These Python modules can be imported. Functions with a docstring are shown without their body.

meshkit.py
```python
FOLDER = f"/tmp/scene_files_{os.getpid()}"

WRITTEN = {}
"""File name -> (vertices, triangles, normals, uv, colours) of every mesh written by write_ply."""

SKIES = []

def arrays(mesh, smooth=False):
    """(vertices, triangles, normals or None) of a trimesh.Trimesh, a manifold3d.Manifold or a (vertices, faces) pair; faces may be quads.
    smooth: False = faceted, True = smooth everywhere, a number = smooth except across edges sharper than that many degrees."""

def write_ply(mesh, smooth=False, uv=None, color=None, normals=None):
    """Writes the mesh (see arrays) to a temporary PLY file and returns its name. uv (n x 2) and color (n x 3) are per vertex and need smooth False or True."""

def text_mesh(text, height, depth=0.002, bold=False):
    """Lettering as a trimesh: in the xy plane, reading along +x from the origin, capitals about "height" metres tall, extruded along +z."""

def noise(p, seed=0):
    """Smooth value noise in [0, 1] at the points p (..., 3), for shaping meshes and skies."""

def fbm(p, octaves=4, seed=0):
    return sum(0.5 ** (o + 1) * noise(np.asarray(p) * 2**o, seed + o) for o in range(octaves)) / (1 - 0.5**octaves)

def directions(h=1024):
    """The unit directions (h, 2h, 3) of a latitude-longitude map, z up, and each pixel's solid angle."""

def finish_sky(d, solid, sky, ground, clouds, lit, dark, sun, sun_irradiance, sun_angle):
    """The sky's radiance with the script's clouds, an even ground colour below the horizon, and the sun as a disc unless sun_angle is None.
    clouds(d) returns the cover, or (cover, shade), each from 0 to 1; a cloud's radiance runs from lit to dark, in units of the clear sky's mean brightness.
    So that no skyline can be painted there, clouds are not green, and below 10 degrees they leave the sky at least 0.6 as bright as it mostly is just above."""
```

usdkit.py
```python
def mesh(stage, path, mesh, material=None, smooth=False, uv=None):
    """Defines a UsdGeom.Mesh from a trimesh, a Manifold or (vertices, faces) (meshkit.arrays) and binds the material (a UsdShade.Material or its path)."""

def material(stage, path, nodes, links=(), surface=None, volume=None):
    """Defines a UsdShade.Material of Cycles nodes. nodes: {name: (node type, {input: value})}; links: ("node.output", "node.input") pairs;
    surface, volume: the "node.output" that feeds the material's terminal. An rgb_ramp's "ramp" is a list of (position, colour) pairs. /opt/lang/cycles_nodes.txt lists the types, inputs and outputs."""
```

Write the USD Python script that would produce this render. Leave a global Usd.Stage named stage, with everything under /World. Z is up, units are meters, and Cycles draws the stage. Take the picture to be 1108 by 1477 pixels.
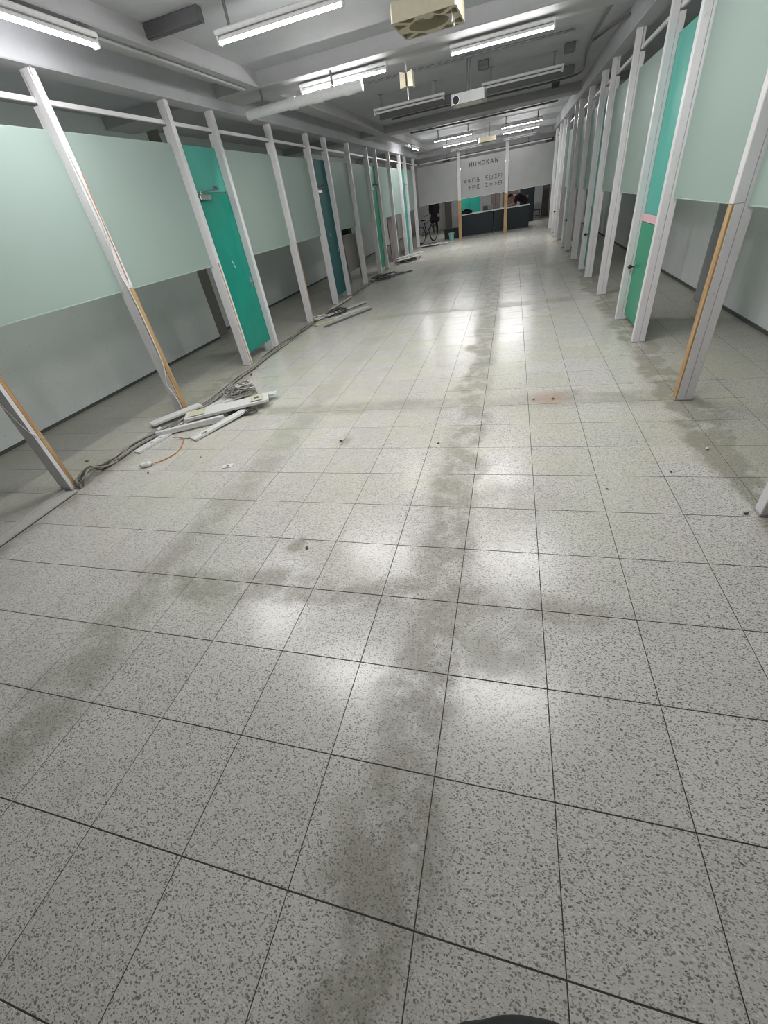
import math, random
import numpy as np, trimesh, manifold3d, usdkit, meshkit
from shapely.geometry import Polygon, Point, box as sbox
from scipy.spatial.transform import Rotation as Rn
from scipy.interpolate import splprep, splev
from pxr import Usd, UsdGeom, UsdShade, UsdLux, Gf, Sdf, Vt

random.seed(7); RNG = np.random.default_rng(7)
stage = Usd.Stage.CreateInMemory()
UsdGeom.SetStageUpAxis(stage, UsdGeom.Tokens.z); UsdGeom.SetStageMetersPerUnit(stage, 1.0)
UsdGeom.Xform.Define(stage, '/World'); UsdGeom.Scope.Define(stage, '/World/Looks')

# ------------------------------------------------------------------ camera, light, exposure
W, H, FPX = 1108, 1477, 590.4
CAM = np.array([0.19349, -0.17204, 1.64443])
ROT = Rn.from_euler('xyz', [0.926696, 0.140324, 0.243710]).as_matrix()     # columns: camera right, up, back
cam = UsdGeom.Camera.Define(stage, '/World/Camera')
m4 = np.eye(4); m4[:3, :3] = ROT.T; m4[3, :3] = CAM
cam.AddTransformOp().Set(Gf.Matrix4d(*m4.ravel().tolist()))
cam.CreateHorizontalApertureAttr(36.0); cam.CreateVerticalApertureAttr(36.0 * H / W)
cam.CreateFocalLengthAttr(36.0 * FPX / W); cam.CreateClippingRangeAttr(Gf.Vec2f(0.02, 200))
cam.CreateExposureAttr(1.5)
TUBE_POWER = 52.0        # emission of a fluorescent tube
dome = UsdLux.DomeLight.Define(stage, '/World/Sky'); dome.CreateIntensityAttr(0.02); dome.CreateColorAttr(Gf.Vec3f(.9, .95, 1))

def project(p):
    d = (np.asarray(p, float) - CAM) @ ROT
    return np.stack([W / 2 + FPX * d[..., 0] / -d[..., 2], H / 2 - FPX * d[..., 1] / -d[..., 2], -d[..., 2]], -1)

# ------------------------------------------------------------------ materials
class G:
    """A node graph being written: G.add returns 'node.output' strings; arguments that are such strings become links."""
    def __init__(self): self.n, self.l = {}, []
    def add(self, kind, out, **kw):
        name = f'k{len(self.n)}'; vals = {}
        for k, v in kw.items():
            if isinstance(v, str) and '.' in v and v.split('.')[0] in self.n: self.l.append((v, f'{name}.{k}'))
            else: vals[k] = v
        self.n[name] = (kind, vals)
        return f'{name}.{out}'
    def math(self, op, a, b=0.0, clamp=False):
        return self.add('math', 'value', math_type=op, value1=a, value2=b, use_clamp=clamp)
    def pos(self): return self.add('geometry', 'position')
    def noise(self, vec, scale, detail=3, rough=.55): return self.add('noise_texture', 'fac', vector=vec, scale=scale, detail=detail, roughness=rough)
    def smooth(self, v, a, b, lo=0.0, hi=1.0): return self.add('map_range', 'result', range_type='smoothstep', value=v, from_min=a, from_max=b, to_min=lo, to_max=hi)
    def mix(self, f, a, b, mode='mix'): return self.add('mix', 'color', mix_type=mode, fac=f, color1=a, color2=b)
    def scaled(self, vec, s): return self.add('mapping', 'vector', mapping_type='point', vector=vec, scale=s)
    def done(self, name, color, rough=.5, bump=None, bump_d=.01, bump_s=.3, **kw):
        if bump: kw['normal'] = self.add('bump', 'normal', height=bump, distance=bump_d, strength=bump_s)
        s = self.add('principled_bsdf', 'BSDF', base_color=color, roughness=rough, **kw)
        return usdkit.material(stage, '/World/Looks/' + name, self.n, self.l, surface=s)

M = {}
def painted(name, col, rough=.5, vary=.12, dirt=(.30, .28, .23), dirt_amt=.25, scale=2.5, bump_s=.12):
    g = G(); p = g.pos()
    a = g.noise(p, scale, 5); b = g.noise(p, scale * 9, 3)
    dark = tuple(c * (1 - vary) for c in col)
    c = g.mix(g.smooth(a, .3, .7), dark, col)
    c = g.mix(g.math('multiply', g.smooth(b, .6, .78), dirt_amt), c, dirt)
    r = g.math('add', rough - .06, g.math('multiply', a, .12))
    M[name] = g.done(name, c, r, bump=g.noise(p, 160, 2), bump_d=.002, bump_s=bump_s)
def plain(name, col, rough=.5, metallic=0.0, **kw):
    g = G(); p = g.pos(); a = g.noise(p, 30, 3)
    c = g.mix(a, tuple(x * .82 for x in col), tuple(min(1, x * 1.1) for x in col))
    M[name] = g.done(name, c, rough, metallic=metallic, **kw)
def emitting(name, col, strength):
    M[name] = usdkit.material(stage, '/World/Looks/' + name, {'e': ('emission', {'color': col, 'strength': strength})}, [], surface='e.emission')

def make_terrazzo():
    g = G(); p = g.pos(); xyz = g.add('separate_xyz', 'x', vector=p); nd = xyz.split('.')[0]; X, Y = nd + '.x', nd + '.y'
    rnd = g.add('object_info', 'random'); isl = g.add('geometry', 'random_per_island')
    t = g.math('fraction', g.math('add', rnd, g.math('multiply', isl, 7.31)))
    t2 = g.math('fraction', g.math('multiply', t, 13.7))
    base = g.mix(t, (.665, .635, .605), (.745, .715, .68))
    base = g.mix(g.math('multiply', t2, .45), base, (.60, .60, .52))
    base = g.mix(g.math('multiply', g.noise(p, 45, 2), .30), base, (.47, .455, .43))
    # marble chips: dark, mid and pale, slightly long
    warp = g.add('vector_math', 'vector', math_type='add', vector1=p, vector2=g.add('vector_math', 'vector', math_type='scale', vector1=g.add('noise_texture', 'color', vector=p, scale=60, detail=2), scale=.016))
    def chips(rotation, scl, size, col, keep, seed, amt):
        nonlocal base
        mp = g.add('mapping', 'vector', mapping_type='point', vector=warp, rotation=(0, 0, rotation), location=(seed, seed * 1.7, 0), scale=(1.0, 1.75, 1.0))
        vn = g.add('voronoi_texture', 'distance', feature='f1', dimensions='3D', vector=mp, scale=scl); v0 = vn.split('.')[0]
        sc = g.add('separate_color', 'r', color=v0 + '.color')
        m = g.math('multiply', g.smooth(vn, size + .08, size - .06), g.math('less_than', sc, keep))
        base = g.mix(g.math('multiply', m, amt), base, col)
    chips(.4, 92, .37, (.125, .12, .108), .38, 3.1, .8)
    chips(1.9, 105, .37, (.17, .16, .15), .40, 7.7, .75)
    chips(1.2, 80, .31, (.07, .066, .06), .18, 4.4, .85)
    chips(1.1, 150, .40, (.33, .315, .29), .5, 1.9, .65)
    chips(2.6, 85, .38, (.84, .82, .79), .30, 5.3, .5)
    # grime: traces of the partitions that stood here, along and across the hall, and loose patches
    n1 = g.noise(p, 1.7, 5, .6); n2 = g.noise(p, 6.0, 4, .6); n3 = g.noise(g.scaled(p, (9, 2.2, 1)), 1.2, 4, .6)
    wob = g.math('multiply', g.math('subtract', n1, .5), .55)
    def band(coord, c, half, soft):
        d = g.math('absolute', g.math('subtract', g.math('add', coord, wob), c))
        return g.smooth(d, half + soft, half)
    def window(coord, a, b, soft=.35):
        return g.math('multiply', g.smooth(coord, a - soft, a + soft), g.smooth(coord, b + soft, b - soft))
    broken = g.math('multiply', g.smooth(n2, .28, .56), g.smooth(g.noise(p, 38, 3, .6), .25, .55, .6, 1.0)); broken1 = g.smooth(n1, .35, .6)
    parts = [
        (band(X, -.11, .08, .14), 1.05), (g.math('multiply', band(X, -1.82, .06, .18), g.smooth(Y, 5.5, 1.0, .45, 1.0)), .75), (band(X, 1.63, .09, .12), 1.35), (band(X, -3.52, .10, .15), 1.0),
        (g.math('multiply', band(Y, 1.19, .04, .12), window(X, -2.0, .75)), .95),
        (g.math('multiply', band(Y, 3.68, .06, .16), window(X, -2.7, 1.6)), .75),
        (g.math('multiply', band(Y, 2.05, .03, .12), window(X, -.3, .5)), .5),
        (g.math('multiply', band(Y, 7.75, .05, .2), window(X, -2.2, 1.3)), .8),
        (g.math('multiply', band(Y, 11.3, .2, .5), window(X, -2.6, 1.3)), .9),
        (g.math('multiply', band(Y, 14.8, .3, .7), window(X, -3.2, 1.3)), .9)]
    grime = None
    for m, a in parts:
        m = g.math('multiply', m, a); grime = m if grime is None else g.math('maximum', grime, m)
    grime = g.math('multiply', grime, broken)
    patch = g.math('multiply', g.smooth(n1, .58, .75), .55)
    grime = g.math('maximum', grime, g.math('multiply', patch, g.smooth(n3, .3, .6)))
    def blot(cx, cy, r, amt):
        nonlocal grime
        d = g.math('sqrt', g.math('add', g.math('power', g.math('absolute', g.math('subtract', g.math('add', X, wob), cx)), 2), g.math('power', g.math('absolute', g.math('subtract', Y, cy)), 2)))
        grime = g.math('maximum', grime, g.math('multiply', g.math('multiply', g.smooth(d, r, r * .3), amt), g.smooth(n2, .3, .55)))
    blot(-.02, .95, .22, 1.1); blot(.22, .98, .24, .8); blot(-.12, .05, .24, .95); blot(-.08, -.35, .3, 1.0); blot(.25, 2.05, .35, .5); blot(-.1, 2.1, .25, .7)
    blot(-1.05, 1.55, .12, 1.2); blot(-1.2, 2.93, .12, .9); blot(-.05, .55, .14, .8)
    # everything on the side bays' floors is dirtier
    side = g.math('maximum', g.smooth(X, 1.62, 1.8), g.smooth(X, -3.5, -3.7))
    grime = g.math('maximum', grime, g.math('multiply', side, g.math('add', .42, g.math('multiply', n1, .3))))
    grime = g.math('minimum', grime, 1.0)
    veil = g.math('multiply', g.math('multiply', g.smooth(n1, .40, .62), g.smooth(Y, .8, 3.2, .25, 1.0)), .38)       # thin yellowed wax
    base = g.mix(veil, base, (.585, .585, .42))
    col = g.mix(g.math('multiply', grime, .60), base, (.165, .155, .098))
    d2 = g.math('sqrt', g.math('add', g.math('power', g.math('absolute', g.math('subtract', X, .58)), 2), g.math('power', g.math('absolute', g.math('subtract', Y, 3.72)), 2)))
    col = g.mix(g.math('multiply', g.smooth(d2, .26, .05), .45), col, (.42, .25, .16))           # rust stain
    rough = g.math('add', g.math('add', .19, g.math('multiply', n2, .13)), g.math('multiply', grime, .20))
    M['terrazzo'] = g.done('terrazzo', col, rough, bump=g.math('add', g.math('multiply', n1, .5), g.math('multiply', n2, .12)), bump_d=.012, bump_s=.10, ior=1.6)
make_terrazzo()

painted('wall_paint', (.90, .905, .91), .55, .04)
painted('ceiling_paint', (.50, .51, .535), .75, .10, dirt=(.2, .2, .2))
painted('beam_paint', (.45, .45, .46), .7, .10, dirt=(.2, .2, .2))
painted('post_paint', (.76, .745, .76), .42, .08, dirt=(.36, .32, .27), dirt_amt=.35)
def make_mint():
    g = G(); p = g.pos(); a = g.noise(p, 2.0, 4)
    c = g.mix(a, (.62, .745, .70), (.66, .785, .74))
    d = g.add('principled_bsdf', 'BSDF', base_color=c, roughness=.42); tr = g.add('translucent_bsdf', 'BSDF', color=(.86, .93, .90))
    M['mint_paint'] = usdkit.material(stage, '/World/Looks/mint_panel', g.n, g.l, surface=g.add('mix_closure', 'closure', fac=.74, closure1=d, closure2=tr))
make_mint()
painted('grey_board', (.43, .44, .44), .30, .08)
painted('turquoise_paint', (.085, .44, .36), .42, .06, dirt=(.1, .4, .33))
painted('teal_paint', (.006, .29, .215), .35, .10, dirt=(.02, .2, .16))
painted('green_paint', (.025, .30, .17), .38, .08, dirt=(.05, .3, .2))
painted('blue_teal_paint', (.008, .13, .14), .6, .10, dirt=(.02, .15, .15))
painted('pale_scuff', (.45, .50, .47), .6, .2)
painted('brown_board', (.17, .14, .125), .5, .15)
painted('red_brown_board', (.13, .085, .075), .5, .15)
painted('taupe_board', (.27, .25, .23), .55, .12)
plain('pink_tape', (.78, .48, .53), .5)
plain('pvc_white', (.68, .69, .69), .4)
plain('off_white', (.74, .74, .72), .4)
plain('plate_cream', (.66, .63, .47), .4)
plain('cream_plastic', (.52, .47, .34), .45)
plain('dark_hole', (.03, .03, .03), .7)
plain('grout', (.075, .07, .055), .85)
plain('skirt_dark', (.12, .12, .115), .6)
plain('grey_plastic', (.34, .35, .36), .45)
plain('conduit', (.16, .165, .17), .5)
plain('batten_white', (.75, .75, .75), .4)
plain('grey_white', (.42, .43, .43), .45)
plain('batten_dark', (.12, .115, .125), .5)
plain('cable_grey', (.30, .29, .25), .55)
plain('cable_dark', (.10, .095, .085), .55)
plain('cable_white', (.70, .69, .66), .45)
plain('cable_orange', (.55, .21, .07), .45)
plain('floor_channel', (.50, .49, .46), .5)
plain('metal', (.55, .55, .53), .35, .9)
plain('navy_laminate', (.006, .014, .019), .55)
plain('black_cloth', (.012, .013, .015), .8)
plain('black_green_cloth', (.010, .016, .015), .75)
plain('black_rubber', (.015, .015, .015), .5)
plain('maroon_cloth', (.030, .014, .020), .8)
plain('skin', (.52, .34, .25), .5)
plain('hair', (.012, .010, .010), .6)
plain('mint_plastic', (.28, .52, .48), .4)
plain('poster_teal', (.02, .33, .25), .5)
plain('ink', (.10, .10, .11), .6)
plain('counter_white', (.68, .69, .70), .35)
plain('glass_lens', (.02, .02, .03), .08)
emitting('lamp', (1.0, .985, .985), TUBE_POWER)
def make_wood():
    g = G(); p = g.pos(); q = g.scaled(p, (22, 22, 1.4)); a = g.noise(q, 2.2, 4, .6); b = g.noise(g.scaled(p, (1, 1, 1)), 3, 3)
    c = g.mix(g.smooth(a, .3, .7), (.38, .235, .105), (.56, .38, .19)); c = g.mix(g.math('multiply', g.smooth(b, .5, .7), .5), c, (.42, .22, .11))
    M['bare_wood'] = g.done('bare_wood', c, .6, bump=a, bump_d=.003, bump_s=.3)
make_wood()

# ------------------------------------------------------------------ builders
USED = {}
def path_for(name, parent='/World'):
    k = (str(parent), name); n = USED.get(k, 0); USED[k] = n + 1
    return f'{parent}/{name}' + (f'_{n:03d}' if n else '')
def tag(prim, label=None, cat=None, group=None, kind=None):
    prim = prim.GetPrim() if hasattr(prim, 'GetPrim') else prim
    for k, v in (('label', label), ('category', cat), ('group', group), ('kind', kind)):
        if v: prim.SetCustomDataByKey(k, v)
    return prim
def thing(name, label, cat, loc=(0, 0, 0), rz=0.0, group=None, kind=None):
    x = UsdGeom.Xform.Define(stage, path_for(name))
    x.AddTranslateOp().Set(Gf.Vec3d(*map(float, loc)))
    if rz: x.AddRotateZOp().Set(math.degrees(rz))
    return tag(x, label, cat, group, kind)
def obj(name, mesh, mat, parent=None, smooth=False, **tags):
    base = str(parent.GetPath()) if parent is not None else '/World'
    pr = usdkit.mesh(stage, path_for(name, base), mesh, M[mat] if isinstance(mat, str) else mat, smooth=smooth).GetPrim()
    return tag(pr, **tags) if tags else pr
def bx(x0, x1, y0, y1, z0, z1, b=0.0):
    """a box with its edges chamfered by b"""
    x0, x1 = sorted((x0, x1)); y0, y1 = sorted((y0, y1)); z0, z1 = sorted((z0, z1))
    if b <= 0:
        m = trimesh.creation.box((x1 - x0, y1 - y0, z1 - z0)); m.apply_translation(((x0 + x1) / 2, (y0 + y1) / 2, (z0 + z1) / 2)); return m
    b = min(b, (x1 - x0) / 3, (y1 - y0) / 3, (z1 - z0) / 3)
    pts = [(x, y, z) for x in (x0, x1) for y in (y0, y1) for z in (z0, z1)]
    P = []
    c = np.array([(x0 + x1) / 2, (y0 + y1) / 2, (z0 + z1) / 2])
    for q in pts:
        s = np.sign(np.array(q) - c)
        for k in range(3):
            v = np.array(q) - s * b; v[k] += s[k] * b; P.append(v)
    return trimesh.convex.convex_hull(np.array(P))
def cat(*ms): return trimesh.util.concatenate([m for m in ms if m is not None])
def cyl(a, b, r, n=12):
    return trimesh.creation.cylinder(radius=r, segment=np.array([a, b], float), sections=n)
def lathe(profile, n=24): return trimesh.creation.revolve(np.array(profile, float), sections=n)
def tube(points, r, n=7, samples=None, spline=True):
    P = np.array(points, float)
    if spline and len(P) > 2:
        tck, _ = splprep(P.T, s=0, k=min(3, len(P) - 1)); P = np.array(splev(np.linspace(0, 1, samples or max(12, 7 * len(P))), tck)).T
    T = np.gradient(P, axis=0); T /= np.maximum(np.linalg.norm(T, axis=1, keepdims=True), 1e-9)
    up = np.array([0, 0, 1.0]) if abs(T[0, 2]) < .9 else np.array([1.0, 0, 0])
    N = np.cross(T[0], up); N /= np.linalg.norm(N); rings = []
    for i in range(len(P)):
        N = N - T[i] * np.dot(N, T[i]); N /= max(np.linalg.norm(N), 1e-9); B = np.cross(T[i], N)
        a = np.linspace(0, 2 * np.pi, n, endpoint=False)[:, None]
        rings.append(P[i] + r * (np.cos(a) * N + np.sin(a) * B))
    V = np.vstack(rings + [P[:1], P[-1:]]); F = []
    for i in range(len(P) - 1):
        for k in range(n):
            a, b_ = i * n + k, i * n + (k + 1) % n; F += [(a, b_, b_ + n), (a, b_ + n, a + n)]
    e = len(V) - 2
    for k in range(n):
        F += [(e, (k + 1) % n, k), (e + 1, (len(P) - 1) * n + k, (len(P) - 1) * n + (k + 1) % n)]
    m = trimesh.Trimesh(V, F, process=False); m.fix_normals(); return m
def turned(mesh, rot=None, loc=(0, 0, 0)):
    m = mesh.copy()
    if rot is not None: m.apply_transform(np.vstack([np.hstack([Rn.from_euler('xyz', rot).as_matrix(), [[0], [0], [0]]]), [0, 0, 0, 1]]))
    m.apply_translation(loc); return m
def extrude(poly, h): return trimesh.creation.extrude_polygon(poly, h, engine='earcut')
def plank(a, b, w, t, z0=0.0, z1=None, holes=()):
    """a flat board whose centre line runs from a to b (x, y), width w, thickness t; z0, z1 its heights at both ends; holes: (fraction, length, width)"""
    a, b = np.array(a, float), np.array(b, float); L = np.linalg.norm(b - a); z1 = z0 if z1 is None else z1
    poly = sbox(0, -w / 2, L, w / 2)
    for f, hl, hw in holes: poly = poly.difference(sbox(f * L - hl / 2, -hw / 2, f * L + hl / 2, hw / 2))
    m = extrude(poly, t)
    m = turned(m, (0, -math.atan2(z1 - z0, L), 0)); m = turned(m, (0, 0, math.atan2(b[1] - a[1], b[0] - a[0])))
    m.apply_translation((a[0], a[1], z0)); return m

# ------------------------------------------------------------------ the room: floor
XL, XR = -3.52, 1.56                 # corridor faces of the two rows of posts
BL, BL2, BR = -5.28, -5.60, 2.81     # outer walls
Y0, YP, Y1 = -6.4, 21.25, 29.0       # behind the camera, far partition, end wall
SLAB, BEAM, HEAD = 3.14, 3.0, 2.90
T = 0.4
floor = thing('floor', 'pale speckled terrazzo tile floor with dirty traces of removed partitions', 'floor', kind='structure')
obj('grout_bed', bx(BL2 - .1, BR + .1, Y0, Y1, -.12, -.0014), 'grout', floor)
def tile_mesh(i, j, x0, x1, y0, y1):
    r = random.Random(i * 1000 + j); g_, c = .0016, .0009
    x0 += g_; x1 -= g_; y0 += g_ * (1.2 if j % 3 else 1.5); y1 -= g_
    V = [(x0, y0, -.02), (x1, y0, -.02), (x1, y1, -.02), (x0, y1, -.02), (x0, y0, -c), (x1, y0, -c), (x1, y1, -c), (x0, y1, -c),
         (x0 + c, y0 + c, 0), (x1 - c, y0 + c, 0), (x1 - c, y1 - c, 0), (x0 + c, y1 - c, 0)]
    V = np.array(V, float); h, a, b = r.uniform(-.0003, .0003), r.uniform(-.0011, .0011), r.uniform(-.0011, .0011)
    V[4:, 2] += h + a * (V[4:, 0] - (x0 + x1) / 2) + b * (V[4:, 1] - (y0 + y1) / 2)
    Q = [(0, 1, 5, 4), (1, 2, 6, 5), (2, 3, 7, 6), (3, 0, 4, 7), (4, 5, 9, 8), (5, 6, 10, 9), (6, 7, 11, 10), (7, 4, 8, 11), (8, 9, 10, 11)]
    F = [t for q in Q for t in ((q[0], q[1], q[2]), (q[0], q[2], q[3]))]
    return trimesh.Trimesh(V, F, process=False)
cells = []
for i in range(math.floor(BL2 / T), math.ceil(BR / T)):
    for j in range(-16, 73):
        x0, x1, y0, y1 = max(i * T, BL2), min(i * T + T, BR), j * T, j * T + T
        q = project(np.array([(x0, y0, 0), (x1, y0, 0), (x1, y1, 0), (x0, y1, 0)])); area = 0.0
        if q[:, 2].min() > .15:
            a = Polygon(q[:, :2]).buffer(0).intersection(sbox(0, 0, W, H)); area = a.area
        cells.append((area, i, j, x0, x1, y0, y1))
cells.sort(key=lambda c: -c[0])
for c in cells[:300]: obj('tile', tile_mesh(*c[1:]), 'terrazzo', floor)
obj('tile_field', cat(*[tile_mesh(*c[1:]) for c in cells[300:]]), 'terrazzo', floor, kind='stuff')

# walls, ceiling
def struct(name, mesh, mat, label, cat_, **k): return obj(name, mesh, mat, None, label=label, cat=cat_, kind='structure', **k)
struct('wall_left', cat(bx(BL - .15, BL, Y0, 7.3, -.05, SLAB), bx(BL2 - .15, BL2, 7.15, Y1, -.05, SLAB)), 'wall_paint', 'off-white plaster wall behind the left row of posts', 'wall')
struct('wall_right', bx(BR, BR + .15, Y0, Y1, -.05, SLAB), 'wall_paint', 'off-white plaster wall behind the right row of posts', 'wall')
struct('wall_back', bx(BL2 - .15, BR + .15, Y1, Y1 + .15, -.05, SLAB), 'wall_paint', 'white end wall of the room beyond the far partition', 'wall')
struct('wall_front', bx(BL2 - .15, BR + .15, Y0 - .15, Y0, -.05, SLAB), 'brown_board', 'plain wall behind the camera', 'wall')
struct('baseboard_left', cat(bx(BL, BL + .012, Y0, 7.3, 0, .035), bx(BL2, BL2 + .012, 7.3, Y1, 0, .035)), 'skirt_dark', 'thin dark skirting at the foot of the left wall', 'baseboard')
struct('baseboard_right', bx(BR - .012, BR, Y0, Y1, 0, .035), 'skirt_dark', 'thin dark skirting at the foot of the right wall', 'baseboard')
ceil = thing('ceiling', 'grey painted concrete ceiling with paler beams', 'ceiling', kind='structure')
obj('slab', bx(BL2 - .15, BR + .15, Y0, Y1, SLAB, SLAB + .12), 'ceiling_paint', ceil)
for y0, y1 in ((-.35, .2), (6.45, 7.06), (12.95, 13.5), (19.5, 20.05), (25.6, 26.1)):
    obj('cross_beam', bx(BL2, BR, y0, y1, BEAM, SLAB + .02, .01), 'beam_paint', ceil)
obj('long_beam', bx(-3.10, -2.86, Y0, YP + .1, BEAM + .003, SLAB + .02, .01), 'beam_paint', ceil)
obj('header_beam', bx(XL - .16, XL + .05, Y0, YP + .12, HEAD, SLAB + .02, .008), 'ceiling_paint', ceil)
obj('header_beam', bx(XR - .05, XR + .16, Y0, YP + .12, HEAD, SLAB + .02, .008), 'ceiling_paint', ceil)
obj('header_beam', bx(XL + .05, XR - .05, YP - .05, YP + .15, HEAD, SLAB + .02, .008), 'ceiling_paint', ceil)

# ------------------------------------------------------------------ partition posts, panels, rails, doors
LY = [-.45, 0.5, 2.06, 3.73, 5.38, 6.30, 7.92, 9.46, 10.42, 11.95, 13.55, 14.46, 16.05, 17.68, 18.62, 20.2]
RY = [-.9, .4, 2.005, 3.575, 5.21, 6.22, 7.80, 9.35, 10.30, 11.80, 13.35, 14.22, 16.02, 17.2, 18.42, 20.12]
ORD = ['first', 'second', 'third', 'fourth', 'fifth', 'sixth', 'seventh', 'eighth', 'ninth', 'tenth', 'eleventh', 'twelfth', 'thirteenth', 'fourteenth', 'fifteenth', 'sixteenth', 'seventeenth']
PW = .072
def post(side, y, label, wood=None, wood_top=1.33, strip=False, left_cable=False, far=False):
    """a full-height front stud, a deeper back stud that stops at the top rail, and the bared wooden lower front"""
    s, xf = (-1, XL) if side == 'left' else (1, XR)            # s points away from the corridor
    t = thing('partition_post', label, 'post', (xf, y, 0))
    if wood:
        obj('front_stud', bx(0, s * .068, 0, PW, wood_top, HEAD, .004), 'post_paint', t)
        y0, y1 = {'full': (0.002, PW - .002), 'far': (PW * .45, PW - .002), 'edge': (PW * .18, PW * .5)}[wood]
        obj('front_stud', cat(bx(s * .012, s * .068, 0, PW, 0, wood_top - .001, .002), *([bx(0, s * .013, 0, y0 - .001, 0, wood_top - .001)] if y0 > .01 else []), *([bx(0, s * .013, y1 + .001, PW, 0, wood_top - .001)] if y1 < PW - .01 else [])), 'post_paint', t)
        obj('bare_wood_strip', bx(-s * .001, s * .0125, y0, y1, 0, wood_top - .002, .002), 'bare_wood', t, label='bare tan timber where the lower wall board was torn off')
    else:
        obj('front_stud', bx(0, s * .068, 0, PW, 0, HEAD, .004), 'post_paint', t)
    obj('back_stud', bx(s * .069, s * .128, .003, PW - .003, 0, 2.69, .004), 'post_paint', t)
    obj('top_block', bx(s * .07, s * .10, .012, PW - .012, 2.745, HEAD), 'post_paint', t)
    if strip: obj('cover_strip', bx(-s * .007, -s * .0005, PW * .38, PW * .60, wood_top + .02, HEAD - .01, .002), 'post_paint', t)
    obj('foot_plate', bx(-s * .004, s * .132, -.004, PW + .004, 0, .012, .003), 'grey_plastic', t)
    return t
LLAB = {2: ('nearest', 'bare timber below, at the photo edge'), 3: ('second', 'white cable down its bare timber front'), 4: ('third', 'the near jamb of the closest teal door'), 5: ('fourth', 'the far jamb of the closest teal door')}
for k, y in enumerate(LY):
    if k < 2: lab = f'white left-row post outside the photo, {ORD[k]} of two beside the camera'
    elif k in LLAB: lab = f'white post, {LLAB[k][0]} in the left row, {LLAB[k][1]}'
    else:
        role = {7: 'near jamb of the dark blue-green door', 8: 'far jamb of the dark blue-green door', 10: 'near jamb of the muted green door', 11: 'far jamb of the muted green door', 13: 'near jamb of the farthest left door', 14: 'far jamb of the farthest left door', 15: 'at the far partition corner'}.get(k, 'standing alone between two panels')
        lab = f'white post, {ORD[k-2]} from camera in the left row, {role}'
    post('left', y, lab, wood={2: 'far', 3: 'full', 4: 'edge', 6: 'far'}.get(k), strip=(k == 3))
for k, y in enumerate(RY):
    if k < 2: lab = f'white right-row post outside the photo, {ORD[k]} of two beside the camera'
    else:
        role = {2: 'cut off by the photo edge', 3: 'bare tan timber below', 4: 'near jamb of the pink-taped green door', 5: 'far jamb of the pink-taped green door', 7: 'near jamb of the second green door', 8: 'far jamb of the second green door', 10: 'near jamb of the third door', 11: 'far jamb of the third door', 13: 'near jamb of the farthest right door', 14: 'far jamb of the farthest right door', 15: 'last before the far partition'}.get(k, 'standing alone between two mint panels')
        lab = f'white post, {ORD[k-2]} from camera in the right row, {role}'
    post('right', y, lab, wood={3: 'full'}.get(k), wood_top=1.33)
LD, RD = {4: 1, 7: 2, 10: 3, 13: 4}, {4: 5, 7: 6, 10: 7, 13: 8}
def rail(side):
    s, xf = (-1, XL) if side == 'left' else (1, XR)
    obj('top_rail', bx(xf + s * .071, xf + s * .103, Y0, YP, 2.705, 2.742, .004), 'post_paint', None, label=f'thin white rail running along the tops of the {side} panels', cat='rail')
rail('left'); rail('right')
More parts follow.
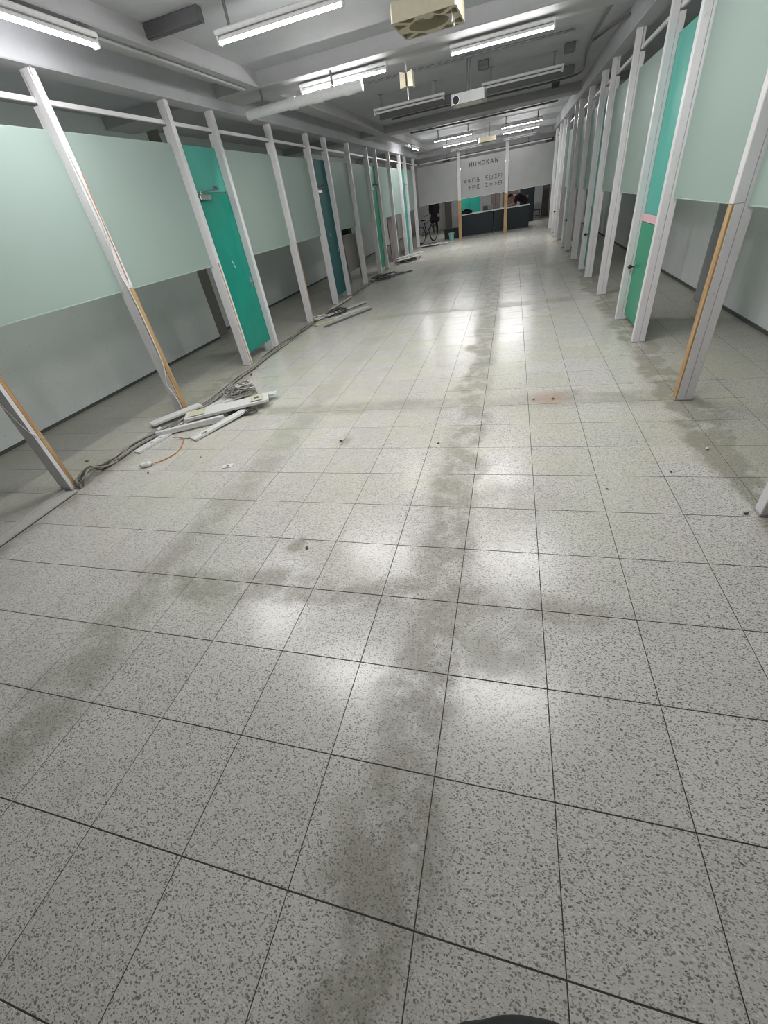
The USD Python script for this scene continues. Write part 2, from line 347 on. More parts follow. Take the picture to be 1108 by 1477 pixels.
def bay_panel(side, ya, yb, label):
    s, xf = (-1, XL) if side == 'left' else (1, XR)
    t = thing('wall_panel', label, 'panel', (xf + s * .090, (ya + yb) / 2, 1.31)); h = (yb - ya) / 2
    obj('board', bx(0, s * .012, -h, h, .008, 1.235, .002), 'mint_paint', t)
    obj('bottom_edge', bx(-s * .002, s * .014, -h, h, 0, .0075), 'mint_paint', t)
def door(side, n, ya, yb, label, leaf, upper, z0=.07, ztop=2.085, closer=True, tape=False, gap=False, handle_z=1.0):
    s, xf = (-1, XL) if side == 'left' else (1, XR)
    t = thing(f'door_{n}', label, 'door', (xf + s * .092, (ya + yb) / 2, 0), kind='structure'); h = (yb - ya) / 2
    lf = obj('door_leaf', bx(0, s * .036, -h + .004, h - .004, z0, ztop - .006, .002), leaf, t)
    if tape: obj('pink_tape', bx(-s * .002, s * .0005, -h + .006, h - .006, ztop, ztop + .075), 'pink_tape', t); 
    zt = ztop + (.076 if tape else .004)
    obj('transom_panel', bx(s * .006, s * .030, -h, h, zt if not tape else ztop + .0, 2.548, .002), upper, t)
    hy = h - .07 if side == 'left' else h - .06
    obj('lock_plate', bx(-s * .003, 0, hy - .02, hy + .02, handle_z - .06, handle_z + .06), 'metal', lf)
    obj('handle', cat(cyl((-s * .0, hy, handle_z), (-s * .045, hy, handle_z), .009), cyl((-s * .045, hy + .008, handle_z), (-s * .045, hy - .10, handle_z), .008)) if side == 'left' else cat(cyl((0, hy, handle_z), (-s * .04, hy, handle_z), .009), turned(trimesh.creation.icosphere(2, .024), None, (-s * .05, hy, handle_z))), 'metal' if side == 'left' else 'dark_hole', lf, smooth=40)
    if closer:
        c = obj('door_closer', cat(bx(-s * .055, -s * .002, -h + .10, -h + .34, ztop - .075, ztop - .02, .008), cyl((-s * .03, -h + .16, ztop - .02), (-s * .03, -h + .16, ztop + .012), .014)), 'metal', t)
        obj('closer_arm', cat(cyl((-s * .03, -h + .16, ztop + .006), (-s * .19, -h + .34, ztop + .012), .007), cyl((-s * .19, -h + .34, ztop + .012), (-s * .01, -h + .58, ztop + .05), .007), bx(-s * .03, s * .005, -h + .55, -h + .61, ztop + .035, ztop + .065)), 'conduit', c)
    if gap: obj('kick_strip', bx(s * .004, s * .032, h - .20, h - .004, .004, z0 - .004), 'pale_scuff', t, label='pale scuffed remnant at the door foot')
    return t
LDOOR = {4: ('teal door with paler turquoise transom, closest on the left side', 'teal_paint', 'turquoise_paint', .13), 7: ('dark blue-green door, second on the left side', 'blue_teal_paint', 'blue_teal_paint', .12), 10: ('muted green door, third on the left side', 'green_paint', 'green_paint', .1), 13: ('teal door with bright turquoise transom, farthest on the left side', 'teal_paint', 'turquoise_paint', .08)}
RDOOR = {4: ('green door with turquoise upper panel and a strip of pink tape', 'green_paint', 'turquoise_paint'), 7: ('green door with dim turquoise upper panel, second on the right side', 'green_paint', 'turquoise_paint'), 10: ('turquoise and green door, third on the right side', 'green_paint', 'mint_paint'), 13: ('pale green door, farthest on the right side', 'pale_scuff', 'mint_paint')}
n_l = n_r = 0
for k in range(len(LY) - 1):
    ya, yb = LY[k] + PW - .006, LY[k + 1] + .006
    if k in LDOOR:
        l, a, b, z0 = LDOOR[k]; t = door('left', LD[k], ya + .004, yb - .004, l, a, b, z0=z0, gap=(k in (4, 7)))
        if k in (4, 7, 13):
            obj('white_sticker', turned(bx(.0, .0015, -.006, .006, -.055, .055), (.35, 0, 0), (.0, .03, 1.27)), 'off_white', t)
    else:
        bay_panel('left', ya, yb, f'mint green upper panel on the left, between posts {ORD[k-2]} and {ORD[k-1]} from the camera' if k >= 2 else f'mint green upper panel on the left beside the camera, {"nearer" if k else "farther behind"}'); n_l += 1
for k in range(len(RY) - 1):
    ya, yb = RY[k] + PW - .006, RY[k + 1] + .006
    if k in RDOOR:
        l, a, b = RDOOR[k]; door('right', RD[k], ya + .004, yb - .004, l, a, b, z0=.07, ztop=1.075, closer=False, tape=(k == 4), handle_z=.62)
    else:
        bay_panel('right', ya, yb, f'mint green upper panel on the right, between posts {ORD[k-2]} and {ORD[k-1]} from the camera' if k >= 2 else f'mint green upper panel on the right beside the camera, {"nearer" if k else "farther behind"}')

# floor channel left by the removed left partition
struct('trim_1', cat(bx(-3.60, -3.43, Y0 + .02, 2.04, 0, .006), bx(-3.455, -3.43, Y0 + .02, 2.04, .0, .018), bx(-3.60, -3.575, Y0 + .02, 2.04, 0, .018)), 'floor_channel', 'grey floor channel along the left posts in the near corner', 'floor channel')

# things in the left and right bays
obj('wall_column', bx(BL2 + .002, BL2 + .22, 7.42, 7.75, 0, SLAB - .005, .005), 'taupe_board', label='taupe brown column on the left wall behind the closest teal door', cat='column')
obj('wall_column', bx(BR - .16, BR - .002, 6.55, 6.95, 0, SLAB - .005, .005), 'grey_plastic', label='dark grey column on the right wall beyond the pink-taped door', cat='column')
def leaning(name, x, y0, y1, z1, mat, label, cat_, thick=.03, z0=.0):
    t = thing(name, label, cat_, (x, (y0 + y1) / 2, 0)); h = (y1 - y0) / 2
    obj('board', turned(bx(-thick / 2, thick / 2, -h, h, z0, z1, .004), (0, -.03, 0), (0, 0, .002)), mat, t)
    if z0 > .1:
        for sy in (-1, 1): obj('leg', bx(-thick / 2, thick / 2, sy * (h - .02) - .02, sy * (h - .02) + .02, 0, z0 + .02), mat, t)
    obj('edge_strip', turned(bx(-thick / 2 - .002, thick / 2 + .002, -h, h, z1, z1 + .012), (0, -.03, 0), (0, 0, .002)), mat, t)
leaning('board', -4.1, 12.25, 13.35, 1.1, 'taupe_board', 'taupe board standing behind the posts before the muted green door', 'board', z0=.28)

leaning('board', -5.45, 16.3, 18.4, 1.30, 'off_white', 'white board propped on the left wall far down the hall', 'board')
leaning('board', -3.80, 16.20, 17.62, 1.295, 'brown_board', 'dark brown board filling the low opening before the farthest left door', 'board')
leaning('board', -3.80, 18.75, 20.15, 1.295, 'red_brown_board', 'reddish brown board filling the low opening at the far left corner', 'board')
obj('small_box', bx(-4.35, -4.15, 12.9, 13.2, 1.125, 1.25, .01), 'dark_hole', label='small black box on top of the taupe board', cat='box')
leaning('board', 1.95, 11.95, 13.2, 1.29, 'taupe_board', 'grey-brown board in the low opening on the right beyond the second green door', 'board')
leaning('board', 1.95, 14.4, 15.9, 1.29, 'brown_board', 'dark board in the low opening far down the right side', 'board')
for k, (ya, yb) in enumerate(((16.1, 17.15), (17.3, 18.38), (18.52, 20.05))):
    leaning('board', 1.80, ya, yb, 1.295, 'grey_board', f'pale grey low board far down the right row, {ORD[k]} of three', 'board')

# ------------------------------------------------------------------ far partition
PX = [XL, -1.985, -.135, XR]
for i, x in enumerate(PX[1:3]):
    t = thing('partition_post', ('left' if i == 0 else 'right') + ' middle post of the far partition, white above, bare tan timber below', 'post', (x, YP - .03, 0))
    obj('front_stud', bx(0, .13, 0, .05, 1.33, HEAD, .004), 'post_paint', t)
    obj('bare_wood_strip', bx(0, .13, 0, .05, 0, 1.328, .004), 'bare_wood', t, label='bare tan timber lower half')
    obj('back_stud', bx(.006, .124, .051, .12, 0, 2.69, .004), 'brown_board', t)
for i, (a, b) in enumerate(((XL - .1, PX[1]), (PX[1] + .13, PX[2]), (PX[2] + .13, XR + .1))):
    t = thing('wall_panel', ['grey upper panel of the far partition, left third', 'grey upper panel of the far partition with dark lettering', 'pale grey upper panel of the far partition, right third'][i], 'panel', ((a + b) / 2, YP + .025, 1.37)); h = (b - a) / 2
    bd = obj('board', bx(-h + .003, h - .003, 0, .014, .012, 1.26, .002), 'grey_board', t)
    obj('bottom_edge', bx(-h + .003, h - .003, -.003, .017, 0, .0115), 'post_paint', t)
    if i == 1:
        def letter(mesh, x, z): m_ = turned(mesh, (math.pi / 2, 0, 0)); m_.apply_translation((x - (a + b) / 2, -.0005, z - 1.37)); return m_
        for k, ch in enumerate('HUNDKAN'):
            g_ = meshkit.text_mesh(ch, .135, .004, bold=True); obj('letter', letter(g_, -1.53 + k * .165, 2.345), 'ink', bd)
        # blurred square characters, as strokes on a 4 x 4 grid: h(y, x0, x1), v(x, y0, y1)
        GL = {'ri': [(0, 0, 3, 'h'), (1.5, 0, 3, 'h'), (3, 0, 3, 'h'), (0, 0, 3, 'v'), (3, 0, 3, 'v')], 'tian': [(0, 0, 3, 'h'), (1.5, 0, 3, 'h'), (3, 0, 3, 'h'), (0, 0, 3, 'v'), (3, 0, 3, 'v'), (1.5, 0, 3, 'v')],
              'wang': [(0, 0, 3, 'h'), (1.5, .3, 2.7, 'h'), (3, .2, 2.8, 'h'), (1.5, 0, 3, 'v')], 'yi': [(1.3, 0, 3, 'h')], 'shi': [(2, 0, 3, 'h'), (1.5, 0, 3, 'v')], 'gong': [(0, 0, 3, 'h'), (3, .3, 2.7, 'h'), (1.5, 0, 3, 'v')],
              'zhong': [(1, 0, 3, 'h'), (2.4, 0, 3, 'h'), (0, 1, 2.4, 'v'), (3, 1, 2.4, 'v'), (1.5, 0, 3.2, 'v')], 'mu': [(2.1, 0, 3, 'h'), (1.5, 0, 3.2, 'v'), (.8, .3, 1.2, 'h'), (.8, 1.8, 2.7, 'h')]}
        def glyph(name, s):
            ms = [bx(u0, u1, w - .2, w + .2, 0, .08) if d == 'h' else bx(w - .2, w + .2, u0, u1, 0, .08) for w, u0, u1, d in GL[name]]
            m_ = trimesh.boolean.union(ms, engine='manifold') if len(ms) > 1 else ms[0]; m_.apply_scale((s / 3.2, s / 3.2, .05)); return m_
        for row, z, names in ((0, 1.86, 'mu zhong ri tian wang ri gong tian'), (1, 1.635, 'yi shi ri tian gong mu zhong ri')):
            for k, nm in enumerate(names.split()):
                obj('letter', letter(glyph(nm, .125), (-1.74 + k * .175) if k < 4 else (-.90 + (k - 4) * .175), z), 'ink', bd)
obj('top_rail', bx(XL + .06, XR - .06, YP + .03, YP + .06, 2.705, 2.742, .004), 'post_paint', label='thin white rail over the far partition panels', cat='rail')

# ------------------------------------------------------------------ lamps and ceiling fittings
TZ = 2.92
def tube_lamp(cx, cy, length, along, lit, label, z=TZ, top=SLAB, mat='batten_white', group=None):
    t = thing('tube_light', label, 'ceiling light', (cx, cy, z), 0 if along == 'x' else math.pi / 2, group=group); h = length / 2
    obj('batten', bx(-h - .03, h + .03, -.036, .036, .0275, .060, .008), mat, t)
    for s in (-1, 1):
        obj('lamp_holder', cat(bx(s * (h + .002), s * (h + .022), -.027, .027, -.029, .027, .004)), 'pvc_white', t)
        if top - z > .09: obj('hanger', cat(bx(s * h * .8 - .012, s * h * .8 + .012, -.003, .003, .0585, top - z), bx(s * h * .8 - .03, s * h * .8 + .03, -.02, .02, top - z - .006, top - z)), 'conduit', t)
    if lit:                                      # a retrofit tube: opal front, white heat-sink back
        a = np.linspace(math.radians(-164), math.radians(-16), 13); r = .025; n = len(a); F = []
        V = np.vstack([np.c_[np.full(n, s * h), r * np.cos(a), r * np.sin(a)] for s in (-1, 1)])
        for k in range(n - 1): F += [(k, k + n, k + 1), (k + 1, k + n, k + n + 1)]
        tb = obj('tube', trimesh.Trimesh(V, F, process=False), 'lamp', t, smooth=60)
        b = np.linspace(math.radians(-16), math.radians(196), 13); poly = Polygon(list(zip(r * np.cos(b), r * np.sin(b))))
        obj('tube_back', turned(extrude(poly, 2 * h), (math.pi / 2, 0, math.pi / 2), (-h, 0, 0)), mat, tb)
    elif lit is not None: obj('tube', cyl((-h, 0, 0), (h, 0, 0), .014, 12), 'off_white', t, smooth=40)
    return t
tube_lamp(-2.90, 3.27, 1.10, 'y', True, 'lit tube light running lengthwise at the top left corner')
tube_lamp(-1.66, 4.49, 1.08, 'x', True, 'lit tube light across the ceiling just left of the large cream fan')
tube_lamp(.45, 4.49, 1.08, 'x', True, 'lit tube light above the top edge of the photo, right of the cream fan')
tube_lamp(-1.86, 6.72, 1.08, 'x', True, 'lit tube light under the beam above the white pipe', top=BEAM)
tube_lamp(.005, 6.80, 1.08, 'x', True, 'lit tube light under the beam at the top right of centre', top=BEAM)
tube_lamp(-1.40, 2.35, 1.08, 'x', True, 'lit tube light over the near floor outside the photo, left one')
tube_lamp(.25, 2.40, 1.08, 'x', True, 'lit tube light over the near floor outside the photo, right one')
tube_lamp(-1.55, 16.05, 1.08, 'x', True, 'lit tube light far down the hall, left pair, nearer one')
tube_lamp(-1.58, 18.35, 1.08, 'x', True, 'lit tube light far down the hall, left pair, farther one')
tube_lamp(.36, 16.30, 1.08, 'x', True, 'lit tube light far down the hall, right pair, nearer one')
tube_lamp(.36, 18.15, 1.08, 'x', True, 'lit tube light far down the hall, right pair, farther one')
tube_lamp(-2.86, 17.0, 1.10, 'y', True, 'lit tube light running lengthwise, seen end-on at the far left')
tube_lamp(-1.57, 9.42, 1.18, 'x', False, 'unlit tube light left of the ceiling projector')
tube_lamp(.26, 9.46, 1.18, 'x', False, 'unlit tube light right of the ceiling projector')
tube_lamp(-1.55, 20.35, 1.08, 'x', False, 'unlit tube light before the far partition, left one', z=2.88)
tube_lamp(.36, 20.35, 1.08, 'x', False, 'unlit tube light before the far partition, right one', z=2.88)
for k, x in enumerate((-2.3, .3)): tube_lamp(x, 24.3, 1.15, 'x', True, z=2.45, label=f'lit tube light in the room behind the far partition, {"left" if k == 0 else "right"} one')
def channel(a, b, w, h, z, mat, label, cat_):
    t = thing('cable_channel', label, cat_, ((a[0] + b[0]) / 2, (a[1] + b[1]) / 2, z)); L = math.hypot(b[0] - a[0], b[1] - a[1]) / 2
    along = abs(b[0] - a[0]) > abs(b[1] - a[1])
    f = (lambda u0, u1, v0, v1, z0, z1, c: bx(u0, u1, v0, v1, z0, z1, c)) if along else (lambda u0, u1, v0, v1, z0, z1, c: bx(v0, v1, u0, u1, z0, z1, c))
    obj('body', f(-L, L, -w / 2, w / 2, 0, h, .004), mat, t)
    for s in (-1, 1): obj('end_cap', f(s * L, s * (L + .008), -w / 2 - .004, w / 2 + .004, -.003, h, .002), mat, t)
    obj('cover', f(-L + .01, L - .01, -w / 2 + .012, w / 2 - .012, -.004, 0, 0), mat, t)
channel((-2.95, 4.49), (-2.33, 4.49), .07, .09, SLAB - .09, 'batten_dark', 'dark empty lamp housing left of the tube light over the left posts', 'lamp housing')
channel((-2.45, 11.0), (-.95, 11.0), .12, .12, SLAB - .12, 'conduit', 'dark cable channel across the ceiling, left one behind the projector', 'cable channel')
channel((-.40, 10.95), (1.15, 10.95), .12, .12, SLAB - .12, 'conduit', 'dark cable channel across the ceiling, right one behind the projector', 'cable channel')
channel((-2.3, 14.2), (.9, 14.2), .10, .08, SLAB - .08, 'grey_plastic', 'long grey cable channel across the ceiling before the far lit lamps', 'cable channel')
# conduits
def conduit(pts, r, label, mat='conduit'):
    obj('conduit', tube(pts, r, 8), mat, None, True, label=label, cat='conduit')
conduit([(1.20, 7.2, 3.10), (1.20, 8.4, 3.10), (1.24, 10.1, 3.10), (1.34, 11.2, 3.10), (1.26, 11.75, 3.10), (.9, 11.9, 3.10), (-.6, 11.9, 3.10), (-2.4, 11.9, 3.10)], .016, 'dark conduit curving from the right posts across the ceiling')
conduit([(1.50, 8.1, 3.08), (1.40, 8.6, 3.10), (1.22, 9.3, 3.11)], .014, 'short dark conduit branching to the right header beam')
conduit([(-2.98, -2, 2.985), (-2.98, 2.0, 2.985), (-2.96, 4.2, 2.985), (-2.98, 6.3, 2.985)], .012, 'thin pale conduit clipped under the long beam on the left', 'beam_paint')
conduit([(-2.2, 8.3, 3.11), (-.9, 8.25, 3.11), (.9, 8.3, 3.11)], .012, 'thin dark conduit across the ceiling before the projector')
conduit([(-2.6, 15.0, 3.11), (-.4, 15.1, 3.11), (1.2, 15.0, 3.11)], .018, 'dark conduit across the ceiling before the far lit lamps')
# white drain pipe
t = thing('drain_pipe', 'thick white plastic pipe hung under the beam on the left', 'pipe', (-2.2, 6.56, 2.81))
obj('pipe', cyl((-.92, 0, 0), (.62, 0, 0), .052, 20), 'pvc_white', t, smooth=40)
for x in (-.30, .05, .45): obj('coupling', cyl((x - .05, 0, 0), (x + .05, 0, 0), .060, 20), 'pvc_white', t, smooth=40)
obj('end_cap', cyl((-.945, 0, 0), (-.92, 0, 0), .056, 20), 'pvc_white', t, smooth=40)
for x in (-.7, .25): obj('hanger', cat(bx(x - .012, x + .012, -.057, .057, .053, .058), bx(x - .012, x + .012, -.003, .003, .055, BEAM - 2.81)), 'conduit', t)
# cream box fans
def box_fan(cx, cy, z, label, rz=0.0, drop=SLAB):
    t = thing('box_fan', label, 'ceiling fan', (cx, cy, z), rz); a = .222
    P = sbox(-a, -a, a, a).buffer(.025, join_style=1).buffer(-.0)
    hole = Point(0, -.01).buffer(.155, 24)
    g_ = P.difference(hole)
    for sx in (-1, 1):
        for sy in (-1, 1):
            tri = Polygon([(sx * .06, sy * .235), (sx * .235, sy * .235), (sx * .235, sy * .06), (sx * .17, sy * .09), (sx * .09, sy * .17)])
            rib = Polygon([(sx * .10, sy * .10), (sx * .13, sy * .10), (sx * .26, sy * .23), (sx * .23, sy * .26), (sx * .10, sy * .13)])
            g_ = g_.difference(tri.difference(rib).buffer(-.006).buffer(.006, join_style=1))
    obj('face_frame', extrude(g_, .022), 'cream_plastic', t)
    shell = extrude(P.difference(P.buffer(-.012)), .070); shell.apply_translation((0, 0, .022)); obj('side_shell', shell, 'cream_plastic', t)
    top = extrude(P.buffer(-.001), .012); top.apply_translation((0, 0, .0925)); obj('top_cover', top, 'cream_plastic', t)
    inner = extrude(Point(0, -.01).buffer(.170, 24).difference(Point(0, -.01).buffer(.156, 24)), .065); inner.apply_translation((0, 0, .022)); obj('fan_ring', inner, 'cream_plastic', t)
    obj('hub', cat(turned(lathe([(0, 0), (.035, 0), (.045, .012), (.045, .05), (0, .05)], 20), None, (0, -.01, .03))), 'cream_plastic', t, smooth=40)
    for k in range(5):
        b = turned(bx(.035, .145, -.032, .032, -.002, .002), (.5, 0, 0)); b = turned(b, (0, 0, k * 2 * math.pi / 5), (0, -.01, .055)); obj('blade', b, 'taupe_board', t)
    for s in (-1, 1): obj('hanging_rod', cyl((s * .07, -.12, .105), (s * .07, -.12, drop - z), .008), 'batten_dark', t)
    obj('mount_knob', turned(lathe([(0, 0), (.035, 0), (.03, .03), (.012, .06), (0, .06)], 16), None, (.03, -.16, .105)), 'cream_plastic', t, smooth=40)
    for s in (-.15, -.05): obj('pull_knob', cat(cyl((.2, s, -.05), (.2, s, .01), .002, 5), turned(trimesh.creation.icosphere(2, .008), None, (.2, s, -.055))), 'off_white', t)
box_fan(-.485, 4.66, 2.715, 'large cream square box fan hanging at the top centre', -.04)
box_fan(-.62, 16.9, 2.72, 'small looking cream box fan between the far lit lamps', .1)
t = thing('horn_speaker', 'small cream two-part box hanging on a grey pole behind the beam', 'speaker', (-1.17, 7.28, 2.81))
for s in (-1, 1):
    m_ = trimesh.convex.convex_hull(np.array([(s * .012, -.05, 0), (s * .012, .05, 0), (s * .085, -.07, -.012), (s * .085, .07, -.012), (s * .012, -.05, .125), (s * .012, .05, .125), (s * .08, -.07, .14), (s * .08, .07, .14)])); obj('cream_box', m_, 'cream_plastic', t)
obj('pole', cyl((0, 0, -.09), (0, 0, SLAB - 2.81), .011), 'grey_plastic', t, smooth=40); obj('pole_tip', cyl((0, 0, -.12), (0, 0, -.09), .006), 'metal', t, smooth=40)
t = thing('projector', 'grey-white projector hanging from the ceiling with a bright lens', 'projector', (-.47, 8.3, 2.64), -.06)
P = sbox(-.22, -.16, .22, .16).buffer(.02, join_style=1); body = extrude(P, .115); obj('body', body, 'grey_white', t)
obj('bottom_plate', turned(extrude(P.buffer(-.05), .006), None, (0, 0, -.006)), 'plate_cream', t)
obj('lens', turned(lathe([(0, 0), (.03, 0), (.042, -.0), (.045, .03), (0, .03)], 20), (math.pi / 2, 0, 0), (-.16, -.18, .045)), 'glass_lens', t, smooth=40)
obj('lens_ring', turned(trimesh.creation.annulus(.045, .052, .035, sections=20), (math.pi / 2, 0, 0), (-.16, -.19, .045)), 'metal', t, smooth=40)
obj('vent', cat(*[bx(.225 + .012, .243, -.1 + k * .03, -.085 + k * .03, .02, .09) for k in range(6)]), 'conduit', t)
obj('mount_pole', cat(cyl((-.02, 0, .115), (-.02, 0, SLAB - 2.64), .008), cyl((.02, 0, .115), (.02, 0, SLAB - 2.64), .008), bx(-.08, .08, -.08, .08, .115, .125)), 'batten_dark', t)
for i, (x, y, l) in enumerate(((-.30, 8.9, 'small dark speaker box on the ceiling above the projector'), (.92, 9.2, 'small dark box on the ceiling right of the unlit tube light'), (.95, 12.3, 'dark vent box on the ceiling near the right posts'))):
    t = thing('ceiling_box', l, 'box', (x, y, SLAB - .10)); obj('body', bx(-.075, .075, -.06, .06, 0, .10, .008), 'batten_dark', t); obj('grille', cat(*[bx(-.055 + k * .022, -.045 + k * .022, -.05, .05, -.004, 0) for k in range(6)]), 'conduit', t)

# ------------------------------------------------------------------ cables and debris on the left
def spl_jit(pts, amp, seed, lift=.008):
    r = np.random.default_rng(seed); P = np.array(pts, float); P[1:-1, :2] += r.normal(0, amp, (len(P) - 2, 2)); P[:, 2] = np.maximum(P[:, 2], lift); return P
run = [(-3.44, 2.12, .06), (-3.45, 2.17, .10), (-3.47, 2.26, .09), (-3.50, 2.40, .035), (-3.50, 2.56, .01), (-3.50, 2.85, .01), (-3.42, 3.17, .012), (-3.36, 3.5, .015), (-3.30, 3.9, .015), (-3.36, 4.45, .012), (-3.40, 4.76, .01), (-3.40, 5.2, .01), (-3.42, 5.6, .01), (-3.46, 6.4, .01), (-3.47, 7.0, .01), (-3.46, 7.8, .01)]
for k in range(7):
    P = spl_jit(run, .028, 40 + k); P[:, 0] += (k - 3) * .014; P[0] = (-3.445, 2.085 + .008 * k, .006 + .02 * (k % 4)); P[1][2] = .06 + .012 * k; P[2][2] = .05 + .012 * k
    P[:, 2] = np.maximum(P[:, 2], .007)
    obj('cable', tube(P, .0065 + .001 * (k % 3), 7, 130), 'cable_grey' if k % 3 else 'cable_dark', None, True, label='long grey cable in the loose bundle along the foot of the left posts', cat='cable', group='bundle of cables along the left posts')
P = [(-3.50, 7.9, .008), (-3.42, 8.6, .008), (-3.46, 9.4, .008), (-3.44, 10.4, .008), (-3.48, 11.3, .008), (-3.40, 12.2, .008)]
for k in range(3):
    Q = spl_jit(P, .03, 60 + k); Q[:, 0] += .02 * k
    obj('cable', tube(Q, .009, 7, 80), 'cable_dark', None, True, label='dark cable on the floor farther along the left posts', cat='cable', group='far run of dark cables')
wc = np.array([(XL + .012, 3.745, 2.9), (XL + .010, 3.745, 2.3), (XL + .010, 3.74, 1.75), (XL - .01, 3.722, 1.44), (XL + .012, 3.715, 1.33), (XL + .014, 3.722, 1.24), (XL + .014, 3.725, 1.0), (XL + .014, 3.722, .78), (XL + .012, 3.712, .58), (XL - .01, 3.69, .44), (XL - .035, 3.68, .36), (XL - .02, 3.69, .27), (XL + .0, 3.70, .14), (XL + .01, 3.69, .012)])
obj('cable', tube(wc, .007, 8, 120), 'cable_white', None, True, label='white cable hanging down the second left post to the floor', cat='cable')
wc2 = np.array([(XL + .011, 3.79, 2.25), (XL + .011, 3.775, 1.9), (XL + .012, 3.765, 1.62), (XL + .012, 3.755, 1.40)])
obj('cable', tube(wc2, .0035, 6, 40), 'cable_orange', None, True, label='thin red wire running down the upper front of the second left post', cat='cable')
obj('cable', tube([(XL - .14, 2.05, 1.02), (XL - .10, 2.045, .86), (XL - .05, 2.045, .72), (XL - .02, 2.048, .62), (XL + .012, 2.075, .53), (XL + .02, 2.12, .50)], .004, 6, 40), 'cable_white', None, True, label='thin pale wire looped on the nearest left post', cat='cable')
obj('cable', tube([(1.515, 13.30, 2.05), (1.51, 13.30, 1.8), (1.50, 13.29, 1.5), (1.52, 13.30, 1.3), (1.49, 13.30, 1.14)], .018, 6, 40), 'off_white', None, True, label='bright white strip dangling from a post far down the right row', cat='cable')

# pile at the second post
t = thing('trunking_cover', 'long broad white cable cover with pale outlet plates, topmost in the near debris pile', 'cable cover', (0, 0, 0))
A_, B_ = np.array((-3.26, 3.45)), np.array((-2.40, 3.86))
A_ = np.array((-3.25, 3.42)); B_ = np.array((-2.42, 3.87))
obj('cover', plank(A_, B_, .235, .018, .060, .075), 'off_white', t)
obj('side_lip', cat(plank(A_ + (.052, -.103), B_ + (.052, -.103), .006, .020, .052, .067), plank(A_ - (.052, -.103), B_ - (.052, -.103), .006, .020, .052, .067)), 'off_white', t)
def on_plank(f, w, l, z): 
    d = (B_ - A_) / np.linalg.norm(B_ - A_); c = A_ + f * (B_ - A_); return plank(c - d * l / 2, c + d * l / 2, w, .006, z, z)
obj('outlet_plate', on_plank(.14, .17, .17, .086), 'plate_cream', t, label='cream outlet plate'); obj('outlet_plate', on_plank(.86, .17, .13, .100), 'plate_cream', t)
obj('outlet_slot', on_plank(.86, .05, .05, .104), 'skirt_dark', t)
def strip(a, b, w, label, mat='off_white', z0=.004, z1=None, thick=.016, holes=(), group=None, lip=True, name='trunking_strip'):
    t = thing(name, label, 'trunking strip', (0, 0, 0), group=group)
    obj('strip', plank(a, b, w, thick, z0, z1, holes), mat, t)
    if lip:
        d = np.array(b, float) - np.array(a, float); n = np.array((-d[1], d[0])) / np.linalg.norm(d) * (w / 2 - .003)
        zz = z0 + thick - .001; z2 = (z1 if z1 is not None else z0) + thick - .001
        for s in (-1, 1): obj('edge_lip', plank(np.array(a) + s * n, np.array(b) + s * n, .005, .006, zz, z2), mat, t)
    return t
strip((-3.36, 2.72), (-3.26, 3.28), .085, 'narrow white strip with punched holes, front left of the near pile', holes=((.35, .04, .03), (.55, .03, .03)))
strip((-2.86, 2.98), (-2.60, 3.62), .10, 'white strip with a square hole pointing to the camera under the broad cover', holes=((.2, .06, .04),), z0=.006, z1=.03)
strip((-3.64, 3.30), (-3.30, 3.78), .14, 'white strip lying left of the broad cover against the second post', z0=.035, z1=.05)
strip((-3.22, 3.62), (-2.98, 4.38), .07, 'white strip beneath the tangled cables, left one', 'pvc_white', z0=.02)
strip((-3.12, 3.70), (-2.86, 4.15), .06, 'white strip beneath the tangled cables, right one', 'pvc_white', z0=.03)
strip((-2.66, 3.97), (-2.40, 4.02), .11, 'short white strip poking out behind the broad cover', z0=.045, z1=.06)
t = thing('lamp_batten', 'slim grey-white lamp batten at the left end of the near pile', 'lamp batten', (0, 0, 0))
obj('body', plank((-3.34, 3.10), (-2.75, 3.42), .05, .045, .012, .03), 'batten_white', t); obj('end_socket', cat(plank((-3.39, 3.075), (-3.335, 3.105), .055, .05, .008), turned(cyl((0, 0, 0), (.0, .05, 0), .014), None, (-3.38, 3.10, .07))), 'pvc_white', t); obj('driver_box', bx(-3.30, -3.18, 3.20, 3.30, .03, .075, .008), 'metal', t)
def tangle(c, n, R, h, r, mat, label, seed, squash=(1, 1)):
    g_ = np.random.default_rng(seed); ms = []
    for k in range(n):
        a0 = g_.uniform(0, 6.28); rr = R * g_.uniform(.35, 1); ctr = g_.normal(0, R * .25, 2); pts = []
        tilt = g_.uniform(-.5, .5); zc = g_.uniform(.02, h)
        for q in range(9):
            a = a0 + q * 6.0 / 8; pts.append((c[0] + squash[0] * (ctr[0] + rr * math.cos(a) * g_.uniform(.8, 1.15)), c[1] + squash[1] * (ctr[1] + rr * math.sin(a) * g_.uniform(.8, 1.15)), max(r + .002, zc + rr * .5 * tilt * math.sin(a + a0) + g_.normal(0, .01))))
        P_ = tube(pts, r, 6, 44); P_.vertices[:, 2] = np.maximum(P_.vertices[:, 2], .002); ms.append(P_)
    return obj('cable_tangle', cat(*ms), mat, None, True, label=label, cat='cable tangle')
tangle((-2.98, 4.18), 20, .20, .13, .0065, 'cable_grey', 'heap of tangled grey cables behind the broad white cover', 3)
tangle((-2.95, 4.22), 6, .17, .12, .0065, 'cable_white', 'a few pale cables looped within the heap behind the broad cover', 11)
tangle((-2.62, 3.62), 6, .16, .03, .005, 'cable_dark', 'thin dark wires spilling from under the front of the broad cover', 5, (1.3, .5))
obj('cable', tube([(-3.10, 2.98, .04), (-3.02, 3.02, .012), (-2.95, 2.92, .008), (-2.88, 2.74, .007), (-2.93, 2.58, .007), (-2.99, 2.50, .016)], .005, 7, 60), 'cable_orange', None, True, label='orange cord curling from the pile to a white plug', cat='cable')
